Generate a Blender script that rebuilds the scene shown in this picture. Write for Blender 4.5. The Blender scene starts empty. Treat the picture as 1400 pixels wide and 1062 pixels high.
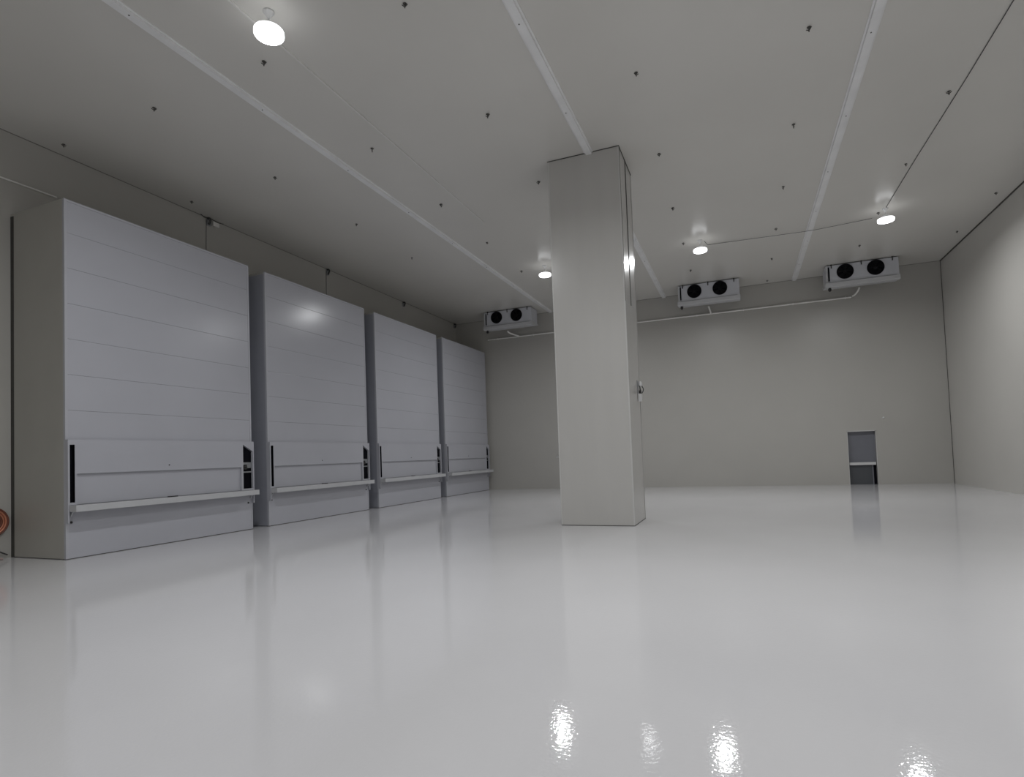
import bpy, bmesh, math, random
from mathutils import Vector, Matrix

S = bpy.context.scene
COL = S.collection
random.seed(4)

# ------------------------------------------------------------------ camera
HC = 1.5
YAW, PITCH, ROLL, FPX, CY = 0.3794, 0.0387, -0.0360, 787.16, 592.80
F = Vector((-math.sin(YAW)*math.cos(PITCH), math.cos(YAW)*math.cos(PITCH), math.sin(PITCH)))
R0 = Vector((math.cos(YAW), math.sin(YAW), 0))
U0 = R0.cross(F)
RT = R0*math.cos(ROLL) + U0*math.sin(ROLL)
UP = -R0*math.sin(ROLL) + U0*math.cos(ROLL)
cam_data = bpy.data.cameras.new('camera')
cam = bpy.data.objects.new('camera', cam_data)
COL.objects.link(cam)
cam.matrix_world = Matrix(((RT.x, UP.x, -F.x, 0), (RT.y, UP.y, -F.y, 0), (RT.z, UP.z, -F.z, HC), (0, 0, 0, 1)))
cam_data.sensor_fit = 'HORIZONTAL'
cam_data.sensor_width = 36
cam_data.lens = FPX/1400*36
cam_data.shift_y = (CY-531)/1400
cam_data.clip_start = 0.05
cam_data.clip_end = 200
S.camera = cam

# ------------------------------------------------------------------ world, exposure, lamp strength
w = bpy.data.worlds.new('world'); S.world = w; w.use_nodes = True
w.node_tree.nodes['Background'].inputs[0].default_value = (0.02, 0.02, 0.022, 1)
w.node_tree.nodes['Background'].inputs[1].default_value = 1.0
S.view_settings.view_transform = 'Standard'
S.view_settings.look = 'None'
S.view_settings.gamma = 1
S.view_settings.use_curve_mapping = False
S.view_settings.exposure = 0.0
LAMP_GLOW = 14.0        # radiance of the lamp lenses
RIM_GLOW = 4.0          # radiance of the frosted rim around each lens
LAMP_WATT = 112.0       # downward beam of each lamp
LAMP_SPREAD = 166       # beam angle, degrees

# ------------------------------------------------------------------ room measures (metres)
H, YB, YF = 7.833, 24.282, -8.0
XR, XW, XD = 6.782, -12.345, -10.806
DOCK_H, DOCK_W, DOCK_D = 6.29, 4.05, XD-XW
DOCK_Y = (6.345, 10.899, 15.481, 20.010)
CX0, CX1, CY0, CY1 = -3.618, -2.083, 11.733, 13.113

# ------------------------------------------------------------------ materials
def mat(name, col, rough=0.5, metal=0.0, spec=0.5, var=0.03, vscale=3.0, bump=0.0, bscale=60.0, rvar=0.0, coat=0.0, stretch=None):
    m = bpy.data.materials.new(name); m.use_nodes = True
    nt = m.node_tree; b = nt.nodes['Principled BSDF']
    b.inputs['Roughness'].default_value = rough
    b.inputs['Metallic'].default_value = metal
    b.inputs['Specular IOR Level'].default_value = spec
    b.inputs['Coat Weight'].default_value = coat
    tc = nt.nodes.new('ShaderNodeTexCoord')
    mp = nt.nodes.new('ShaderNodeMapping'); nt.links.new(tc.outputs['Object'], mp.inputs[0])
    if stretch: mp.inputs['Scale'].default_value = stretch
    n = nt.nodes.new('ShaderNodeTexNoise'); n.inputs['Scale'].default_value = vscale; n.inputs['Detail'].default_value = 4
    nt.links.new(mp.outputs[0], n.inputs[0])
    r = nt.nodes.new('ShaderNodeMapRange')
    r.inputs['From Min'].default_value = 0.3; r.inputs['From Max'].default_value = 0.7
    r.inputs['To Min'].default_value = 1-var; r.inputs['To Max'].default_value = 1+var
    nt.links.new(n.outputs['Fac'], r.inputs['Value'])
    mx = nt.nodes.new('ShaderNodeVectorMath'); mx.operation = 'SCALE'
    mx.inputs[0].default_value = col[:3]; nt.links.new(r.outputs[0], mx.inputs['Scale'])
    nt.links.new(mx.outputs[0], b.inputs['Base Color'])
    if rvar:
        rr = nt.nodes.new('ShaderNodeMapRange')
        rr.inputs['From Min'].default_value = 0.3; rr.inputs['From Max'].default_value = 0.7
        rr.inputs['To Min'].default_value = max(0.01, rough-rvar); rr.inputs['To Max'].default_value = rough+rvar
        nt.links.new(n.outputs['Fac'], rr.inputs['Value']); nt.links.new(rr.outputs[0], b.inputs['Roughness'])
    if bump:
        n2 = nt.nodes.new('ShaderNodeTexNoise'); n2.inputs['Scale'].default_value = bscale; n2.inputs['Detail'].default_value = 2
        nt.links.new(mp.outputs[0], n2.inputs[0])
        bp = nt.nodes.new('ShaderNodeBump'); bp.inputs['Strength'].default_value = 1; bp.inputs['Distance'].default_value = bump
        nt.links.new(n2.outputs['Fac'], bp.inputs['Height']); nt.links.new(bp.outputs[0], b.inputs['Normal'])
    return m

def emitter(name, col, s):
    m = bpy.data.materials.new(name); m.use_nodes = True
    nt = m.node_tree; nt.nodes.clear()
    e = nt.nodes.new('ShaderNodeEmission'); o = nt.nodes.new('ShaderNodeOutputMaterial')
    e.inputs[0].default_value = (*col, 1); e.inputs[1].default_value = s
    nt.links.new(e.outputs[0], o.inputs[0]); return m

M = dict(
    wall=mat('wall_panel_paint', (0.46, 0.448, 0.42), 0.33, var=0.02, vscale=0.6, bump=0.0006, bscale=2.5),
    wallright=mat('right_wall_paint_lit', (0.58, 0.565, 0.53), 0.3, var=0.02, vscale=0.6, bump=0.0006, bscale=2.5),  # lighter copy of the wall paint, lamp light put into its colour
    ceil=mat('ceiling_panel_paint', (0.64, 0.625, 0.59), 0.28, var=0.02, vscale=0.5, bump=0.0004, bscale=2.0),
    floor=mat('epoxy_floor', (0.735, 0.73, 0.745), 0.045, var=0.02, vscale=0.5, bump=0.00058, bscale=36.0, rvar=0.01),
    dock=mat('white_coated_steel', (0.485, 0.49, 0.535), 0.22, var=0.02, vscale=0.9, bump=0.0008, bscale=1.6),
    dockside=mat('cream_box_side', (0.43, 0.42, 0.385), 0.35, var=0.03, vscale=1.5),
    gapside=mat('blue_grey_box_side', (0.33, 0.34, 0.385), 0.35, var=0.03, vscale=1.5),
    col=mat('column_cladding', (0.53, 0.52, 0.50), 0.22, var=0.015, vscale=1.0, bump=0.0006, bscale=2.0, stretch=(4, 4, 0.4)),
    trim=mat('white_corner_trim', (0.66, 0.66, 0.66), 0.3),
    rail=mat('rail_aluminium_white', (0.80, 0.80, 0.80), 0.32, var=0.06, vscale=2.0),
    seal=mat('dark_sealant', (0.06, 0.058, 0.052), 0.6),
    black=mat('black_cavity', (0.004, 0.004, 0.007), 0.8, spec=0.1),
    dark=mat('dark_plastic', (0.025, 0.024, 0.023), 0.45),
    bolt=mat('dark_bolt_metal', (0.10, 0.098, 0.09), 0.5, metal=0.3),
    steel=mat('galvanised_steel', (0.35, 0.36, 0.38), 0.35, metal=0.7, var=0.1, vscale=20),
    cool=mat('cooler_white_enamel', (0.58, 0.59, 0.63), 0.35),
    tray=mat('drip_tray_enamel', (0.56, 0.565, 0.58), 0.35),
    pipe=mat('white_pipe', (0.84, 0.83, 0.80), 0.4),
    conduit=mat('grey_conduit', (0.72, 0.71, 0.68), 0.4),
    cable=mat('dark_cable', (0.05, 0.05, 0.05), 0.5),
    doorleaf=mat('blue_grey_door_leaf', (0.17, 0.175, 0.20), 0.4),
    doorlow=mat('dark_grey_door_base', (0.075, 0.08, 0.09), 0.35),
    copper=mat('copper_orange_tubing', (0.50, 0.20, 0.12), 0.4, metal=0.3),
    copperdark=mat('brown_tubing', (0.16, 0.05, 0.03), 0.5),
    pink=mat('pale_pink_wrap', (0.42, 0.32, 0.30), 0.7),
    edge=mat('corner_bead', (0.60, 0.595, 0.58), 0.25),
    joint=mat('grey_joint', (0.22, 0.21, 0.195), 0.6),
    fanblack=mat('fan_black', (0.007, 0.007, 0.009), 0.5, spec=0.2),
    rim=emitter('lamp_rim_light', (0.97, 0.985, 1.0), RIM_GLOW),
    frame=mat('frame_coated_steel', (0.50, 0.505, 0.545), 0.25, var=0.02),
    lens=emitter('lamp_lens_light', (0.97, 0.985, 1.0), LAMP_GLOW),
)

# ------------------------------------------------------------------ mesh helpers
def bx(bm, x0, x1, y0, y1, z0, z1, bev=0.0):
    vs = [bm.verts.new((x, y, z)) for x in (x0, x1) for y in (y0, y1) for z in (z0, z1)]
    q = [(0, 1, 3, 2), (4, 6, 7, 5), (0, 4, 5, 1), (2, 3, 7, 6), (0, 2, 6, 4), (1, 5, 7, 3)]
    fs = [bm.faces.new([vs[i] for i in f]) for f in q]
    if bev:
        es = list({e for f in fs for e in f.edges})
        bmesh.ops.bevel(bm, geom=es, offset=bev, segments=2, profile=0.7, affect='EDGES')
    return vs

def prism(bm, pts, axis, a, b):
    """extrude polygon pts (two coords) along axis from a to b"""
    def v(p, t):
        c = list(p); c.insert(axis, t); return bm.verts.new(c)
    A = [v(p, a) for p in pts]; B = [v(p, b) for p in pts]
    bm.faces.new(A); bm.faces.new(B[::-1])
    n = len(pts)
    for i in range(n):
        bm.faces.new((A[i], B[i], B[(i+1) % n], A[(i+1) % n]))

def lathe(bm, prof, c=(0, 0, 0), axis='z', n=32):
    rings = []
    for r, h in prof:
        ring = []
        for k in range(n):
            a = 2*math.pi*k/n
            p = (r*math.cos(a), r*math.sin(a), h) if axis == 'z' else ((r*math.cos(a), h, r*math.sin(a)) if axis == 'y' else (h, r*math.cos(a), r*math.sin(a)))
            ring.append(bm.verts.new((p[0]+c[0], p[1]+c[1], p[2]+c[2])))
        rings.append(ring)
    for i in range(len(rings)-1):
        for k in range(n):
            bm.faces.new((rings[i][k], rings[i][(k+1) % n], rings[i+1][(k+1) % n], rings[i+1][k]))
    for ring in (rings[0], rings[-1]):
        try: bm.faces.new(ring)
        except ValueError: pass

def tube(bm, pts, r, n=10, closed=False):
    P = [Vector(p) for p in pts]; N = len(P); rings = []
    prev = None
    for i, p in enumerate(P):
        a = P[(i-1) % N] if (closed or i > 0) else p
        b = P[(i+1) % N] if (closed or i < N-1) else p
        t = (b-a).normalized()
        ref = prev if prev is not None else (Vector((0, 0, 1)) if abs(t.z) < 0.9 else Vector((1, 0, 0)))
        u = (ref - t*ref.dot(t)).normalized(); prev = u
        v = t.cross(u)
        rings.append([bm.verts.new(p + (u*math.cos(2*math.pi*k/n) + v*math.sin(2*math.pi*k/n))*r) for k in range(n)])
    for i in range(N if closed else N-1):
        A, B = rings[i], rings[(i+1) % N]
        for k in range(n):
            bm.faces.new((A[k], A[(k+1) % n], B[(k+1) % n], B[k]))
    if not closed:
        bm.faces.new(rings[0][::-1]); bm.faces.new(rings[-1])

def smooth_path(pts, k=6):
    P = [Vector(p) for p in pts]; out = []
    for i in range(len(P)-1):
        p0 = P[max(i-1, 0)]; p1 = P[i]; p2 = P[i+1]; p3 = P[min(i+2, len(P)-1)]
        for j in range(k):
            t = j/k
            out.append(0.5*((2*p1)+(p2-p0)*t+(2*p0-5*p1+4*p2-p3)*t*t+(3*p1-p0-3*p2+p3)*t**3))
    out.append(P[-1]); return out

def obj(name, bm, m, parent=None, loc=(0, 0, 0), smooth=False, label=None):
    bmesh.ops.recalc_face_normals(bm, faces=bm.faces)
    me = bpy.data.meshes.new(name); bm.to_mesh(me); bm.free()
    if smooth:
        me.shade_smooth() if hasattr(me, 'shade_smooth') else None
        try: me.set_sharp_from_angle(angle=math.radians(35))
        except Exception: pass
    me.materials.append(M[m])
    o = bpy.data.objects.new(name, me); COL.objects.link(o)
    o.location = loc
    if parent: o.parent = parent
    if label: o['label'] = label
    return o

def quick(name, m, parent, *boxes, bev=0.0, label=None, loc=(0, 0, 0)):
    bm = bmesh.new()
    for b in boxes: bx(bm, *b, bev=bev)
    return obj(name, bm, m, parent, loc, label=label)

def tag(o, label, cat, group=None):
    o['label'] = label; o['category'] = cat
    if group: o['group'] = group
    return o

def thing(name, label, cat, loc=(0, 0, 0), group=None):
    o = bpy.data.objects.new(name, None); COL.objects.link(o); o.location = loc; o.empty_display_size = 0.2
    return tag(o, label, cat, group)

def dup(root, loc, label):
    kids = {}
    for o in bpy.data.objects:
        if o.parent: kids.setdefault(o.parent.name, []).append(o)
    def cp(o, parent):
        c = o.copy(); COL.objects.link(c); c.parent = parent
        for k in kids.get(o.name, []): cp(k, c)
        return c
    r = cp(root, None); r.location = loc; r['label'] = label
    return r

def struct(name, m, *boxes):
    o = quick(name, m, None, *boxes); o['kind'] = 'structure'; return o

# ------------------------------------------------------------------ setting
T = 0.2
struct('floor', 'floor', (XW-T, XR+T, YF-T, YB+1.2, -0.2, 0))
struct('ceiling', 'ceil', (XW-T, XR+T, YF-T, YB+1.2, H, H+0.2))
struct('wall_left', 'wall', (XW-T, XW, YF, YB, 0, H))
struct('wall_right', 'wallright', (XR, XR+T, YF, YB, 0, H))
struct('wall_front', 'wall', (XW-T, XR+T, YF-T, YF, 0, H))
DX0, DX1, DZ = 3.615, 4.50, 1.94
struct('wall_back', 'wall', (XW-T, DX0, YB, YB+T, 0, H), (DX1, XR+T, YB, YB+T, 0, H), (DX0, DX1, YB, YB+T, DZ, H))
struct('trim_1', 'seal', (XR-0.022, XR, YF, YB, H-0.03, H))
struct('trim_2', 'seal', (XR-0.014, XR, YB-0.014, YB, 0, H-0.03))
struct('trim_3', 'joint', (XW, XR-0.022, YB-0.010, YB, H-0.012, H))
struct('trim_4', 'joint', (XW, XW+0.012, YF, YB-0.01, H-0.012, H))

# hatch doorway in the back wall
door = bpy.data.objects.new('door_1', None); COL.objects.link(door); door.location = ((DX0+DX1)/2, YB, 0)
door['kind'] = 'structure'
hw = (DX1-DX0)/2
quick('door_frame', 'edge', door, (-hw-0.02, -hw, -0.012, 0.0, 0, DZ+0.03), (hw, hw+0.02, -0.012, 0, 0, DZ+0.03), (-hw-0.02, hw+0.02, -0.012, 0, DZ, DZ+0.035))
quick('upper_panel', 'doorleaf', door, (-hw, hw, 0.14, 0.20, 0.81, DZ), bev=0.004)
quick('cross_bar', 'trim', door, (-hw+0.02, hw-0.02, 0.05, 0.14, 0.71, 0.81), bev=0.01, label='pale grey horizontal bar across the doorway')
quick('lower_panel', 'doorlow', door, (-hw, hw-0.14, 0.14, 0.20, 0.0, 0.81), bev=0.004)
quick('side_post', 'doorleaf', door, (hw-0.14, hw-0.10, 0.12, 0.20, 0.0, 0.81))
quick('side_panel', 'black', door, (hw-0.10, hw, 0.15, 0.20, 0.0, 0.81))

# ------------------------------------------------------------------ clad column
c = thing('column', 'tall square column clad in pale grey panels standing in the middle of the floor', 'column', ((CX0+CX1)/2, (CY0+CY1)/2, 0))
hx, hy, t = (CX1-CX0)/2, (CY1-CY0)/2, 0.06
seam = 12.42-(CY0+CY1)/2
quick('panel', 'col', c, (-hx+0.004, hx-0.004, -hy, -hy+t, 0.01, H-0.012), bev=0.003, label='wide front panel of the column')
quick('panel', 'col', c, (-hx+0.004, hx-0.004, hy-t, hy, 0.01, H-0.012), bev=0.003)
quick('panel', 'col', c, (-hx, -hx+t, -hy+t, hy-t, 0.01, H-0.012), bev=0.003)
ZS = 4.65   # the side cladding is one sheet below this height, two above
quick('panel', 'col', c, (hx-t, hx, -hy+t, hy-t, 0.01, ZS-0.004), bev=0.003)
quick('panel', 'col', c, (hx-t, hx, -hy+t, seam-0.028, ZS, H-0.012), bev=0.003)
quick('panel', 'col', c, (hx-t, hx, seam+0.028, hy-t, ZS, H-0.012), bev=0.003)
quick('joint_seal', 'seal', c, (hx-t, hx+0.009, seam-0.028, seam+0.028, ZS, H-0.014), bev=0.002)
quick('corner_dark_strip', 'seal', c, (-hx-0.012, -hx-0.0005, -hy+0.019, -hy+0.05, 0.012, H-0.014))  # dark strips on the column sides beside the front corners
quick('corner_dark_strip', 'seal', c, (hx+0.0005, hx+0.008, -hy+0.019, -hy+0.04, 4.6, H-0.014))
for sx in (-1, 1):
    for sy in (-1, 1):
        bm = bmesh.new()
        x, y = sx*hx, sy*hy
        e = 0.004; wd = 0.018
        prism(bm, [(x+sx*e, y+sy*e), (x-sx*wd, y+sy*e), (x-sx*wd, y+sy*0.0005), (x+sx*0.0005, y+sy*0.0005), (x+sx*0.0005, y-sy*wd), (x+sx*e, y-sy*wd)], 2, 0.012, H-0.014)
        obj('corner_trim', bm, 'edge', c)
quick('top_seal', 'seal', c, (-hx-0.012, hx+0.012, -hy-0.012, hy+0.012, H-0.014, H-0.001))
quick('base_seal', 'seal', c, (-hx-0.003, hx+0.003, -hy-0.003, hy+0.003, 0.0, 0.011))

# small device on the side of the column
dv = thing('control_box', 'small white control box with black cable loops on the column side', 'control box', (CX1, 12.80, 2.60))
quick('mount_plate', 'steel', dv, (0.0, 0.012, -0.07, 0.07, 0.16, 0.46), bev=0.003)
quick('housing', 'trim', dv, (0.012, 0.085, -0.06, 0.06, 0.0, 0.17), bev=0.012, label='white lower box')
bm = bmesh.new(); lathe(bm, [(0.03, 0.0), (0.045, 0.02), (0.045, 0.07), (0.03, 0.10), (0.008, 0.115)], c=(0.06, 0.0, 0.33), n=20)
obj('knob', bm, 'trim', dv, smooth=True)
bm = bmesh.new(); tube(bm, smooth_path([(0.05, -0.02, 0.16), (0.08, -0.075, 0.19), (0.07, -0.09, 0.26), (0.05, -0.03, 0.33)]), 0.014)
obj('cable_loop', bm, 'cable', dv, smooth=True)
bm = bmesh.new(); tube(bm, smooth_path([(0.05, 0.02, 0.16), (0.09, 0.07, 0.20), (0.11, 0.10, 0.28), (0.07, 0.07, 0.36), (0.05, 0.02, 0.40)]), 0.010)
obj('cable_loop', bm, 'cable', dv, smooth=True)
quick('gland', 'dark', dv, (0.03, 0.075, -0.035, 0.01, 0.17, 0.24), bev=0.006)

# ------------------------------------------------------------------ dock enclosures
def make_dock():
    D, W, Hh = DOCK_D, DOCK_W, DOCK_H
    t = thing('dock_enclosure', 'x', 'dock enclosure', (XW, DOCK_Y[0], 0), 'row of white dock enclosures on the left wall')
    for a, b in ((0, 0.05), (W-0.05, W)):
        quick('side_panel', 'gapside', t, (0.09, D-0.05, a, b, 0.012, Hh-0.05), bev=0.004)
        quick('rear_seal', 'seal', t, (0.0, 0.09, a-0.004, b+0.004, 0.0, Hh-0.05))
    quick('top_panel', 'dockside', t, (0.0, D-0.05, 0, W, Hh-0.05, Hh))
    quick('base_seal', 'seal', t, (D-0.09, D-0.004, 0.004, W-0.004, 0.0, 0.012))
    # front frame and sectional door
    quick('front_frame', 'frame', t, (D-0.05, D, 0, 0.045, 0.012, Hh), (D-0.05, D, W-0.045, W, 0.012, Hh), (D-0.05, D, 0.045, W-0.045, Hh-0.04, Hh))
    quick('backing', 'gapside', t, (D-0.07, D-0.05, 0.045, W-0.045, 0.93, Hh-0.04))
    seams = [0.93, 1.32, 1.945, 2.57, 3.195, 3.82, 4.445, 5.07, 5.695, Hh-0.04]
    for i in range(2, len(seams)-1):
        quick('door_panel', 'dock', t, (D-0.05, D-0.006, 0.045, W-0.045, seams[i]+0.0015, seams[i+1]-0.0015), bev=0.002)
    quick('kick_panel', 'dock', t, (D-0.05, D-0.004, 0.045, W-0.045, 0.012, 0.93), bev=0.003)
    # raised housing: plates around two slots, recessed flap
    hz0, hz1, x0, x1 = 0.93, 2.06, D, D+0.065
    sl0, sl1, sr0, sr1 = 0.030, 0.112, 3.735, 4.02
    h = quick('housing', 'dock', t,
              (x0, x1, 0.0, sl0, hz0, hz1), (x0, x1, sl0, sl1, 1.97, hz1), (x0, x1, sl0, sl1, hz0, 0.97),
              (x0, x1, sl1, sr0, 1.465, hz1), (x0, x1, sl1, 0.145, hz0, 1.465), (x0, x1, 3.685, sr0, hz0, 1.465),
              (x0, x1, sr1, W, hz0, hz1), (x0, x1, sr0, sr1, 1.99, hz1), (x0, x1, sr0, sr1, hz0, 0.965),
              (x0, x1, 0.0, 0.025, 0.62, hz0), (x0, x1, W-0.025, W, 0.62, hz0),
              label='raised housing with a slot at each end')
    bm = bmesh.new(); prism(bm, [(sr0, 1.99), (sr1, 1.99), (sr1, 1.83)], 0, x0+0.004, x1-0.001)
    obj('slot_cheek', bm, 'dock', h)
    quick('flap', 'dock', h, (x0, x0+0.018, 0.147, 3.683, hz0+0.002, 1.463), bev=0.003, label='recessed flap in the housing')
    quick('slot_shade', 'black', h, (D-0.004, D+0.012, sl0, sl1, 0.97, 1.97), (D+0.012, D+0.061, sl1-0.006, sl1, 0.97, 1.97))  # black sheets stand in for the shade deep inside the slots
    quick('slot_shade', 'black', h, (D-0.004, D+0.006, sr0, sr1, 0.965, 1.99))
    # mechanism seen through the far slot
    quick('bracket', 'steel', h, (D+0.006, D+0.022, sr0, sr1, 1.52, 1.575), (D+0.006, D+0.020, sr0+0.15, sr1, 1.44, 1.575))
    quick('ledge', 'steel', h, (D+0.006, D+0.03, sr0, sr1, 1.335, 1.365))
    bm = bmesh.new(); lathe(bm, [(0.05, 0), (0.05, 0.03), (0.02, 0.035), (0.02, 0.045)], c=(D+0.012, sr0+0.09, 1.455), axis='x', n=18)
    obj('roller', bm, 'dark', h, smooth=True)
    # protruding lip shelf
    sh = quick('lip_shelf', 'tray', t, (D+0.066, D+0.255, 0.015, W-0.035, 0.815, 0.925), bev=0.006, label='pale lip shelf sticking out below the flap')
    quick('latch', 'dark', sh, (D+0.085, D+0.13, 1.82, 2.02, 0.925, 0.945), bev=0.004, label='small dark latch')
    for y in (0.06, W-0.08):
        bm = bmesh.new(); prism(bm, [(D, 0.813), (D+0.08, 0.813), (D+0.02, 0.72), (D, 0.72)], 1, y, y+0.02)
        for v in bm.verts: pass
        obj('bracket', bm, 'tray', t)
    for y in (0.085, W-0.13):
        bm = bmesh.new(); lathe(bm, [(0.020, 0), (0.020, 0.014), (0.012, 0.02)], c=(D, y, 0.63), axis='x', n=12)
        obj('bolt', bm, 'dark', t, smooth=True)
    bm = bmesh.new(); lathe(bm, [(0.013, 0), (0.013, 0.008), (0.006, 0.012)], c=(D+0.066, 1.88, 1.57), axis='x', n=10)
    obj('bolt', bm, 'dark', t, smooth=True)
    return t

dock_labels = [
    'nearest and largest white dock enclosure, its cream grey side fully visible at the left',
    'second white dock enclosure from the left, with a lamp glare near its top',
    'third white dock enclosure from the left, between the glare-marked one and the farthest one',
    'farthest and smallest white dock enclosure, beside the back wall corner',
]
d0 = make_dock(); d0['label'] = dock_labels[0]
for k in (1, 2, 3): dup(d0, (XW, DOCK_Y[k], 0), dock_labels[k])
for o in bpy.data.objects:                      # the sections of each door hang a hair out of line
    if o.name.startswith('door_panel'):
        zc = (o.bound_box[0][2]+o.bound_box[1][2])/2
        a = math.radians(random.uniform(-0.22, 0.22)); xc = DOCK_D-0.02
        o.rotation_euler.y = a
        o.location = (xc-(xc*math.cos(a)+zc*math.sin(a)), 0, zc-(-xc*math.sin(a)+zc*math.cos(a)))
near_side = [o for o in d0.children if o.name.startswith('side_panel')][0]   # only the first enclosure has a cream side
near_side.material_slots[0].link = 'OBJECT'; near_side.material_slots[0].material = M['dockside']
near_side['label'] = 'flat cream grey side panel'

# ------------------------------------------------------------------ ceiling rails
def make_rail(name, x, spans, label):
    r = thing(name, label, 'ceiling rail', (x, spans[0][0], H), 'long white rails across the ceiling')
    y0 = spans[0][0]
    for a, b in spans:
        bm = bmesh.new()
        prism(bm, [(-0.095, 0), (0.095, 0), (0.095, -0.010), (0.066, -0.013), (0.060, -0.048), (-0.060, -0.048), (-0.066, -0.013), (-0.095, -0.010)], 1, a-y0, b-y0)
        o = obj('channel', bm, 'rail', r)
        y = a+1.3
        while y < b-0.3:
            bm = bmesh.new(); lathe(bm, [(0.012, -0.048), (0.012, -0.053), (0.006, -0.056)], c=(0.02*random.uniform(-1, 1), y-y0, 0), n=8)
            obj('screw', bm, 'bolt', o); y += 2.4
        bm = bmesh.new(); 
    return r
make_rail('ceiling_rail', -7.61, [(YF, YB-0.02)], 'long white ceiling rail left of the column, running diagonally above the dock enclosures')
make_rail('ceiling_rail', -2.71, [(YF, CY0-0.0), (CY1, YB-0.02)], 'middle white ceiling rail that meets the top of the column')
make_rail('ceiling_rail', 2.14, [(YF, YB-0.02)], 'white ceiling rail right of the column, ending between two fan coolers')

# ------------------------------------------------------------------ conduits and cables on the ceiling
bm = bmesh.new(); bx(bm, -0.014, 0.014, 0, 22.0, -0.022, -0.0005)
o = obj('conduit', bm, 'conduit', None, (-6.18, YF, H))
tag(o, 'thin pale conduit along the ceiling past the nearest bright lamp', 'conduit')
bm = bmesh.new(); tube(bm, [(0, 0, -0.012), (0.05, 0.4, -0.012), (0.05, 6, -0.012), (0.01, 9, -0.012), (0.0, 11.84, -0.012)], 0.007, 8)
tag(obj('cable', bm, 'cable', None, (3.90, 6.17, H)), 'thin dark cable along the ceiling at the right, ending at the rightmost lamp', 'cable')
bm = bmesh.new(); tube(bm, [(-0.78, 0.1, -0.012), (-0.70, 0.5, -0.012), (2.0, 0.55, -0.060), (2.3, 0.55, -0.060), (3.70, 0.5, -0.012)], 0.006, 8)
tag(obj('cable', bm, 'cable', None, (0, 18.2, H)), 'thin dark cable strung across the ceiling between the two right lamps', 'cable')

# ------------------------------------------------------------------ lamps
def make_lamp():
    t = thing('high_bay_lamp', 'x', 'lamp', (0, 0, H), 'round ceiling lamps')
    bm = bmesh.new(); lathe(bm, [(0.075, -0.001), (0.075, -0.02), (0.05, -0.05), (0.018, -0.11)], n=24)
    obj('canopy', bm, 'trim', t, smooth=True)
    bm = bmesh.new(); lathe(bm, [(0.009, -0.11), (0.009, -0.19)], n=10)
    obj('stem', bm, 'trim', t, smooth=True)
    bm = bmesh.new(); lathe(bm, [(0.03, -0.185), (0.085, -0.19), (0.10, -0.235), (0.12, -0.245), (0.14, -0.262), (0.15, -0.275)], n=36)
    obj('housing', bm, 'trim', t, smooth=True)
    bm = bmesh.new(); lathe(bm, [(0.15, -0.2755), (0.195, -0.282), (0.200, -0.29), (0.202, -0.335), (0.190, -0.35)], n=36)
    obj('diffuser_rim', bm, 'rim', t, smooth=True)
    bm = bmesh.new(); lathe(bm, [(0.190, -0.3505), (0.15, -0.357), (0.10, -0.36), (0.02, -0.362)], n=36)
    obj('lens', bm, 'lens', t, smooth=True, label='glowing white lens')
    ld = bpy.data.lights.new('beam', 'AREA'); ld.shape = 'DISK'; ld.size = 0.37; ld.energy = LAMP_WATT
    ld.spread = math.radians(LAMP_SPREAD); ld.color = (0.97, 0.985, 1.0)
    lo = bpy.data.objects.new('beam', ld); COL.objects.link(lo); lo.location = (0, 0, -0.366); lo.parent = t
    return t
lamp = make_lamp(); lamp.location = (-5.86, 6.08, H); lamp['label'] = 'nearest and brightest round ceiling lamp, at the upper left'
dup(lamp, (-5.86, 18.2, H), 'glowing round lamp just left of the column, above the left fan cooler')
dup(lamp, (-0.90, 18.2, H), 'glowing round lamp just right of the column, above the middle fan cooler')
dup(lamp, (3.90, 18.1, H), 'glowing round lamp at the far right, above the right fan cooler')
dup(lamp, (-0.90, 6.08, H), 'round ceiling lamp straight above the near floor, outside the frame')
dup(lamp, (3.90, 6.08, H), 'round ceiling lamp at the near right, outside the frame')
dup(lamp, (-5.86, -5.9, H), 'round ceiling lamp behind the camera at the left')  # unseen row added behind the camera to brighten faces turned this way
dup(lamp, (-0.90, -5.9, H), 'round ceiling lamp behind the camera in the middle')
dup(lamp, (3.90, -5.9, H), 'round ceiling lamp behind the camera at the right')

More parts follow.
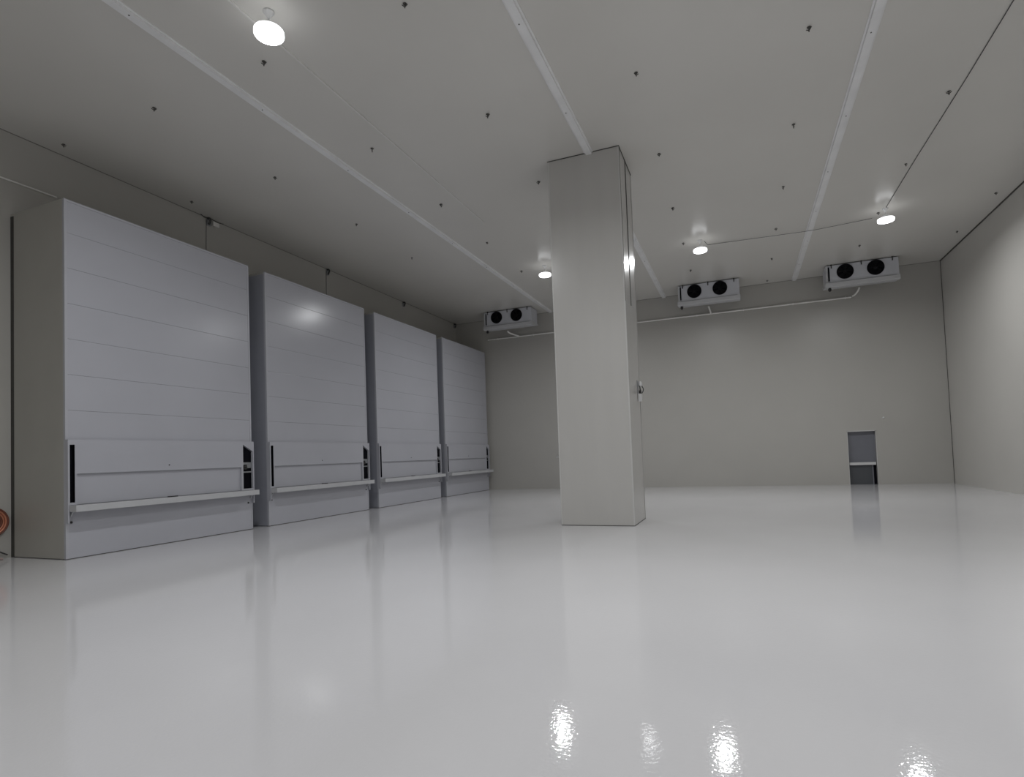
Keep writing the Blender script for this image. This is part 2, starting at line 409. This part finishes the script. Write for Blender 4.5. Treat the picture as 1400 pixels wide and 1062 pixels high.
# ------------------------------------------------------------------ fan coolers
def make_cooler():
    Wd, Dp = 2.2, 0.75
    t = thing('fan_cooler', 'x', 'fan cooler', (0, 22.88, H), 'twin-fan coolers hung under the ceiling')
    # casing with slanted left cheek, fan holes hidden behind the shrouds
    quick('casing', 'cool', t, (0.0, Wd, 0.02, Dp, -0.64, -0.035), bev=0.006)
    quick('fan_plate', 'cool', t, (0.13, Wd-0.004, 0.0, 0.02, -0.63, -0.035), bev=0.004)
    quick('end_flange', 'tray', t, (0.0, 0.055, -0.005, 0.02, -0.63, -0.035), bev=0.003)
    quick('coil_slot', 'black', t, (0.07, 0.115, 0.006, 0.02, -0.58, -0.08))
    bm = bmesh.new()
    prism(bm, [(-0.03, -0.635), (Dp+0.02, -0.635), (Dp+0.02, -0.70), (0.05, -0.80), (-0.03, -0.78)], 0, -0.03, Wd+0.02)
    obj('drip_tray', bm, 'tray', t)
    quick('tray_lip', 'steel', t, (0.08, Wd-0.08, -0.035, -0.029, -0.655, -0.638))
    for x in (0.18, 1.10, 2.02):
        bm = bmesh.new(); bx(bm, x-0.018, x+0.018, -0.012, 0.0, -0.14, -0.02, bev=0.003); bx(bm, x-0.022, x+0.022, -0.02, 0.06, -0.034, -0.001)
        obj('hanger', bm, 'dark', t)
        quick('hanger', 'dark', t, (x-0.02, x+0.02, Dp-0.06, Dp, -0.034, -0.001))
    bm = bmesh.new(); lathe(bm, [(0.03, -0.80), (0.05, -0.83), (0.055, -0.87), (0.04, -0.91), (0.015, -0.93)], c=(0.11, 0.10, 0), n=16)
    obj('drain_cap', bm, 'dark', t, smooth=True, label='black drain fitting under the tray')
    for x in (0.60, 1.52):
        z = -0.30; R = 0.255
        bm = bmesh.new()
        lathe(bm, [(R, 0.0), (R+0.008, -0.004), (R+0.004, -0.03), (R-0.012, -0.03), (R-0.014, 0.0), (R-0.014, -0.002)], c=(x, 0, z), axis='y', n=40)
        f = obj('fan', bm, 'fanblack', t, smooth=True)
        bm = bmesh.new(); lathe(bm, [(R-0.014, -0.0005), (R-0.014, -0.004), (0.001, -0.004)], c=(x, 0, z), axis='y', n=40)
        obj('cavity', bm, 'black', f)
        for k in range(5):
            a = 2*math.pi*k/5+0.3
            bm = bmesh.new()
            rows = []
            for r, da, dy in ((0.06, 0.30, 0.006), (0.13, 0.42, 0.008), (0.20, 0.46, 0.008), (0.232, 0.40, 0.006)):
                rows.append([(x+r*math.cos(a+s*da), -0.012+s*dy, z+r*math.sin(a+s*da)) for s in (-1, 0, 1)])
            V = [[bm.verts.new(p) for p in row] for row in rows]
            for i in range(3):
                for j in range(2): bm.faces.new((V[i][j], V[i][j+1], V[i+1][j+1], V[i+1][j]))
            bmesh.ops.solidify(bm, geom=bm.faces[:], thickness=0.003)
            obj('blade', bm, 'fanblack', f, smooth=True)
        bm = bmesh.new(); lathe(bm, [(0.065, -0.004), (0.065, -0.024), (0.05, -0.030), (0.01, -0.031)], c=(x, 0, z), axis='y', n=24)
        obj('hub', bm, 'fanblack', f, smooth=True)
        bm = bmesh.new()
        for r in (0.09, 0.13, 0.17, 0.21):
            tube(bm, [(x+r*math.cos(2*math.pi*k/32), -0.036, z+r*math.sin(2*math.pi*k/32)) for k in range(32)], 0.0028, 5, closed=True)
        for k in range(4):
            a = math.pi*k/4
            tube(bm, [(x-R*math.cos(a), -0.033, z-R*math.sin(a)), (x+R*math.cos(a), -0.033, z+R*math.sin(a))], 0.003, 5)
        obj('guard', bm, 'fanblack', f)
    return t
ck = c_right = make_cooler(); ck.location = (3.03, 22.9, H); ck['label'] = 'right twin-fan cooler under the ceiling, biggest in view'
c_mid = dup(ck, (-2.02, 22.88, H), 'middle twin-fan cooler under the ceiling, just right of the column')
c_left = dup(ck, (-10.24, 22.86, H), 'left twin-fan cooler under the ceiling, between the dock enclosures and the column')

# drain line on the back wall, each cooler's own branch down to it
ZP = 6.90
dl = thing('drain_line', 'thin white drain pipe running along the back wall below the three fan coolers', 'pipe', (0, YB, ZP))
bm = bmesh.new(); tube(bm, [(-10.7, -0.045, 0), (3.98, -0.045, 0.0)], 0.03, 10); obj('main_pipe', bm, 'pipe', dl, smooth=True)
for c_, path in ((c_right, [(4.02, -0.09, 0.03), (4.08, -0.16, 0.04), (4.14, -0.40, 0.10), (4.14, -0.72, 0.14)]),
                 (c_mid, [(-0.91, -0.09, 0.0), (-0.93, -0.3, 0.08), (-0.96, -0.70, 0.14)]),
                 (c_left, [(-9.14, -0.11, 0.01), (-9.22, -0.22, 0.03), (-9.40, -0.5, 0.09), (-9.43, -0.72, 0.14)])):
    P = [Vector(p)+Vector((0, YB, ZP))-c_.location for p in path]
    bm = bmesh.new(); tube(bm, smooth_path(P, 8), 0.033, 10); obj('drain_branch', bm, 'pipe', c_, smooth=True, label='white drain branch')
x = -10.2
while x < 4:
    if not (CX0-1 < x < CX1-1):
        quick('pipe_clip', 'pipe', dl, (x-0.015, x+0.015, -0.08, -0.002, -0.036, 0.036))
    x += 1.75

# ------------------------------------------------------------------ ceiling toggle bolts
cols = {-11.9: 'above the dock enclosures', -9.3: 'left of the left rail', -6.69: 'right of the left rail',
        -4.08: 'left of the middle rail', -1.37: 'right of the middle rail', 1.23: 'left of the right rail',
        3.80: 'beside the right dark cable', 6.36: 'near the right wall'}
rows = {6.85: 'nearest', 9.66: 'second', 12.5: 'third', 15.4: 'fourth', 18.27: 'fifth', 21.1: 'sixth', 23.83: 'seventh'}
spots = [(-4.06, 6.74), (1.24, 9.64), (-1.35, 9.58), (-9.3, 6.92), (-6.69, 6.82), (-4.08, 9.59), (-6.68, 9.66), (-1.35, 12.44), (-4.09, 12.48),
         (1.24, 12.47), (1.23, 15.38), (-9.28, 9.72), (-11.9, 6.99), (-6.68, 12.54), (-11.89, 9.77), (-9.27, 12.59), (-9.34, 15.48), (-6.71, 15.39),
         (3.79, 12.52), (3.77, 15.39), (6.38, 18.27), (6.36, 21.11), (3.78, 18.32), (-6.74, 18.32), (-1.38, 18.2), (3.78, 21.08), (1.21, 18.25),
         (1.22, 21.11), (1.18, 23.83), (-1.39, 15.41), (-1.4, 21.08)]
def make_bolt():
    t = thing('toggle_bolt', 'x', 'bolt', (0, 0, H), 'small dark toggle bolts dotted over the ceiling')
    bm = bmesh.new(); lathe(bm, [(0.032, -0.0005), (0.032, -0.006), (0.018, -0.014)], n=12); obj('washer', bm, 'bolt', t, smooth=True)
    bm = bmesh.new(); lathe(bm, [(0.009, -0.014), (0.009, -0.075)], n=8); obj('rod', bm, 'bolt', t)
    bm = bmesh.new()
    prism(bm, [(-0.008, -0.055), (0.008, -0.055), (0.05, -0.022), (0.044, -0.014), (0, -0.042), (-0.044, -0.014), (-0.05, -0.022)], 1, -0.008, 0.008)
    obj('wing', bm, 'bolt', t)
    return t
tb = make_bolt()
for i, (x, y) in enumerate(spots):
    cn = cols[min(cols, key=lambda c_: abs(c_-x))]; rn = rows[min(rows, key=lambda r_: abs(r_-y))]
    lab = 'dark ceiling bolt %s, %s row from camera' % (cn, rn)
    if i == 0: o = tb; o.location = (x, y, H); o['label'] = lab
    else: o = dup(tb, (x, y, H), lab)
    o.rotation_euler.z = random.uniform(0, 3.1)
    sc = random.uniform(0.8, 1.05); o.scale = (sc, sc, sc)

# ------------------------------------------------------------------ hooks and cables at the top of the left wall
hook_l = ['dark pipe hook at the ceiling corner above the nearest dock enclosure, with a hanging cable',
          'dark pipe hook at the ceiling corner above the second dock enclosure, with a hanging cable',
          'dark pipe hook at the ceiling corner above the third dock enclosure',
          'dark pipe hook in the far ceiling corner behind the farthest dock enclosure']
for k, y in enumerate((10.60, 15.13, 19.68, 24.08)):
    t = thing('wall_hook', hook_l[k], 'hook', (XW, y, H-0.05), 'dark hooks along the top of the left wall')
    bm = bmesh.new(); tube(bm, smooth_path([(0.0, 0.0, 0.02), (0.06, -0.0, 0.02), (0.10, 0.0, -0.03), (0.07, -0.03, -0.15)]), 0.026, 10)
    obj('hook', bm, 'cable', t, smooth=True)
    quick('mount_plate', 'steel', t, (0.0, 0.012, -0.05, 0.09, -0.16, 0.02), bev=0.003)
    if k < 2:
        bm = bmesh.new(); tube(bm, [(0.02, -0.06, -0.05), (0.02, -0.08, -1.0), (0.02, -0.08, -1.48)], 0.0055, 8)
        obj('cable', bm, 'cable', t, smooth=True)
    if k == 0:
        bm = bmesh.new(); tube(bm, smooth_path([(0.05, -0.24, 0.045), (0.05, -0.12, 0.0), (0.07, 0.0, 0.03), (0.06, 0.25, 0.0), (0.06, 0.42, 0.03)]), 0.008, 8)
        obj('cable', bm, 'cable', t, smooth=True)
        quick('junction_box', 'conduit', t, (0.0, 0.08, 0.10, 0.28, -0.13, -0.02), bev=0.01)

# conduit on the left wall, cable reel at the left edge
bm = bmesh.new(); tube(bm, [(0.018, 0, 0), (0.018, 7.11-YF, 0)], 0.016, 10)
tag(obj('wall_conduit', bm, 'pipe', None, (XW, YF, 6.92), smooth=True), 'thin pale conduit high on the left wall, running in from the left edge', 'conduit')
rl = thing('tubing_coil', 'coil of copper-orange tubing hanging on the left wall at the frame edge', 'tubing coil', (XW, 6.02, 0.42))
for i, (r, m) in enumerate(((0.25, 'copperdark'), (0.215, 'copper'), (0.18, 'copper'), (0.145, 'copperdark'), (0.11, 'copper'))):
    bm = bmesh.new(); tube(bm, [(0.05+0.008*(i % 2), r*math.cos(2*math.pi*k/40), 0.24+r*math.sin(2*math.pi*k/40)) for k in range(40)], 0.018, 8, closed=True)
    obj('winding', bm, m, rl, smooth=True)
quick('wall_peg', 'dark', rl, (0.0, 0.12, -0.03, 0.03, 0.28, 0.33), bev=0.004)
bm = bmesh.new(); tube(bm, smooth_path([(0.06, 0.05, 0), (0.06, 0.0, -0.2), (0.05, 0.14, -0.30), (0.05, 0.24, -0.36)]), 0.012, 8)
obj('loose_end', bm, 'cable', rl, smooth=True)
bm = bmesh.new()
for i in range(6):
    tube(bm, smooth_path([(0.04+0.02*i, -0.35, 0.02+0.004*i), (0.08+0.02*i, -0.1, 0.05), (0.10+0.015*i, 0.06, 0.05-0.004*i), (0.12+0.02*i, 0.17, 0.02)]), 0.016, 8)
tag(obj('pipe_wrap', bm, 'pink', None, (XW+0.02, 5.93, 0.0), smooth=True), 'pale pink bundle of pipe wrap lying on the floor against the left wall', 'pipe wrap')

# ------------------------------------------------------------------ small fittings on the back wall
bm = bmesh.new(); lathe(bm, [(0.035, 0.0), (0.035, -0.02), (0.022, -0.035), (0.008, -0.04)], axis='y', n=20)
tag(obj('wall_sensor', bm, 'trim', None, (4.78, YB, 2.40), smooth=True), 'small round white knob on the back wall above and right of the doorway', 'sensor')
t = thing('wall_bracket', 'small white bracket low on the back wall at the left edge of the column', 'bracket', (-7.60, YB, 1.36))
quick('mount_plate', 'trim', t, (-0.03, 0.09, -0.012, 0.0, 0.0, 0.05), bev=0.003)
bm = bmesh.new(); tube(bm, [(-0.02, -0.02, 0.03), (0.03, -0.05, 0.13), (0.07, -0.02, 0.03)], 0.012, 8); obj('hoop', bm, 'trim', t, smooth=True)
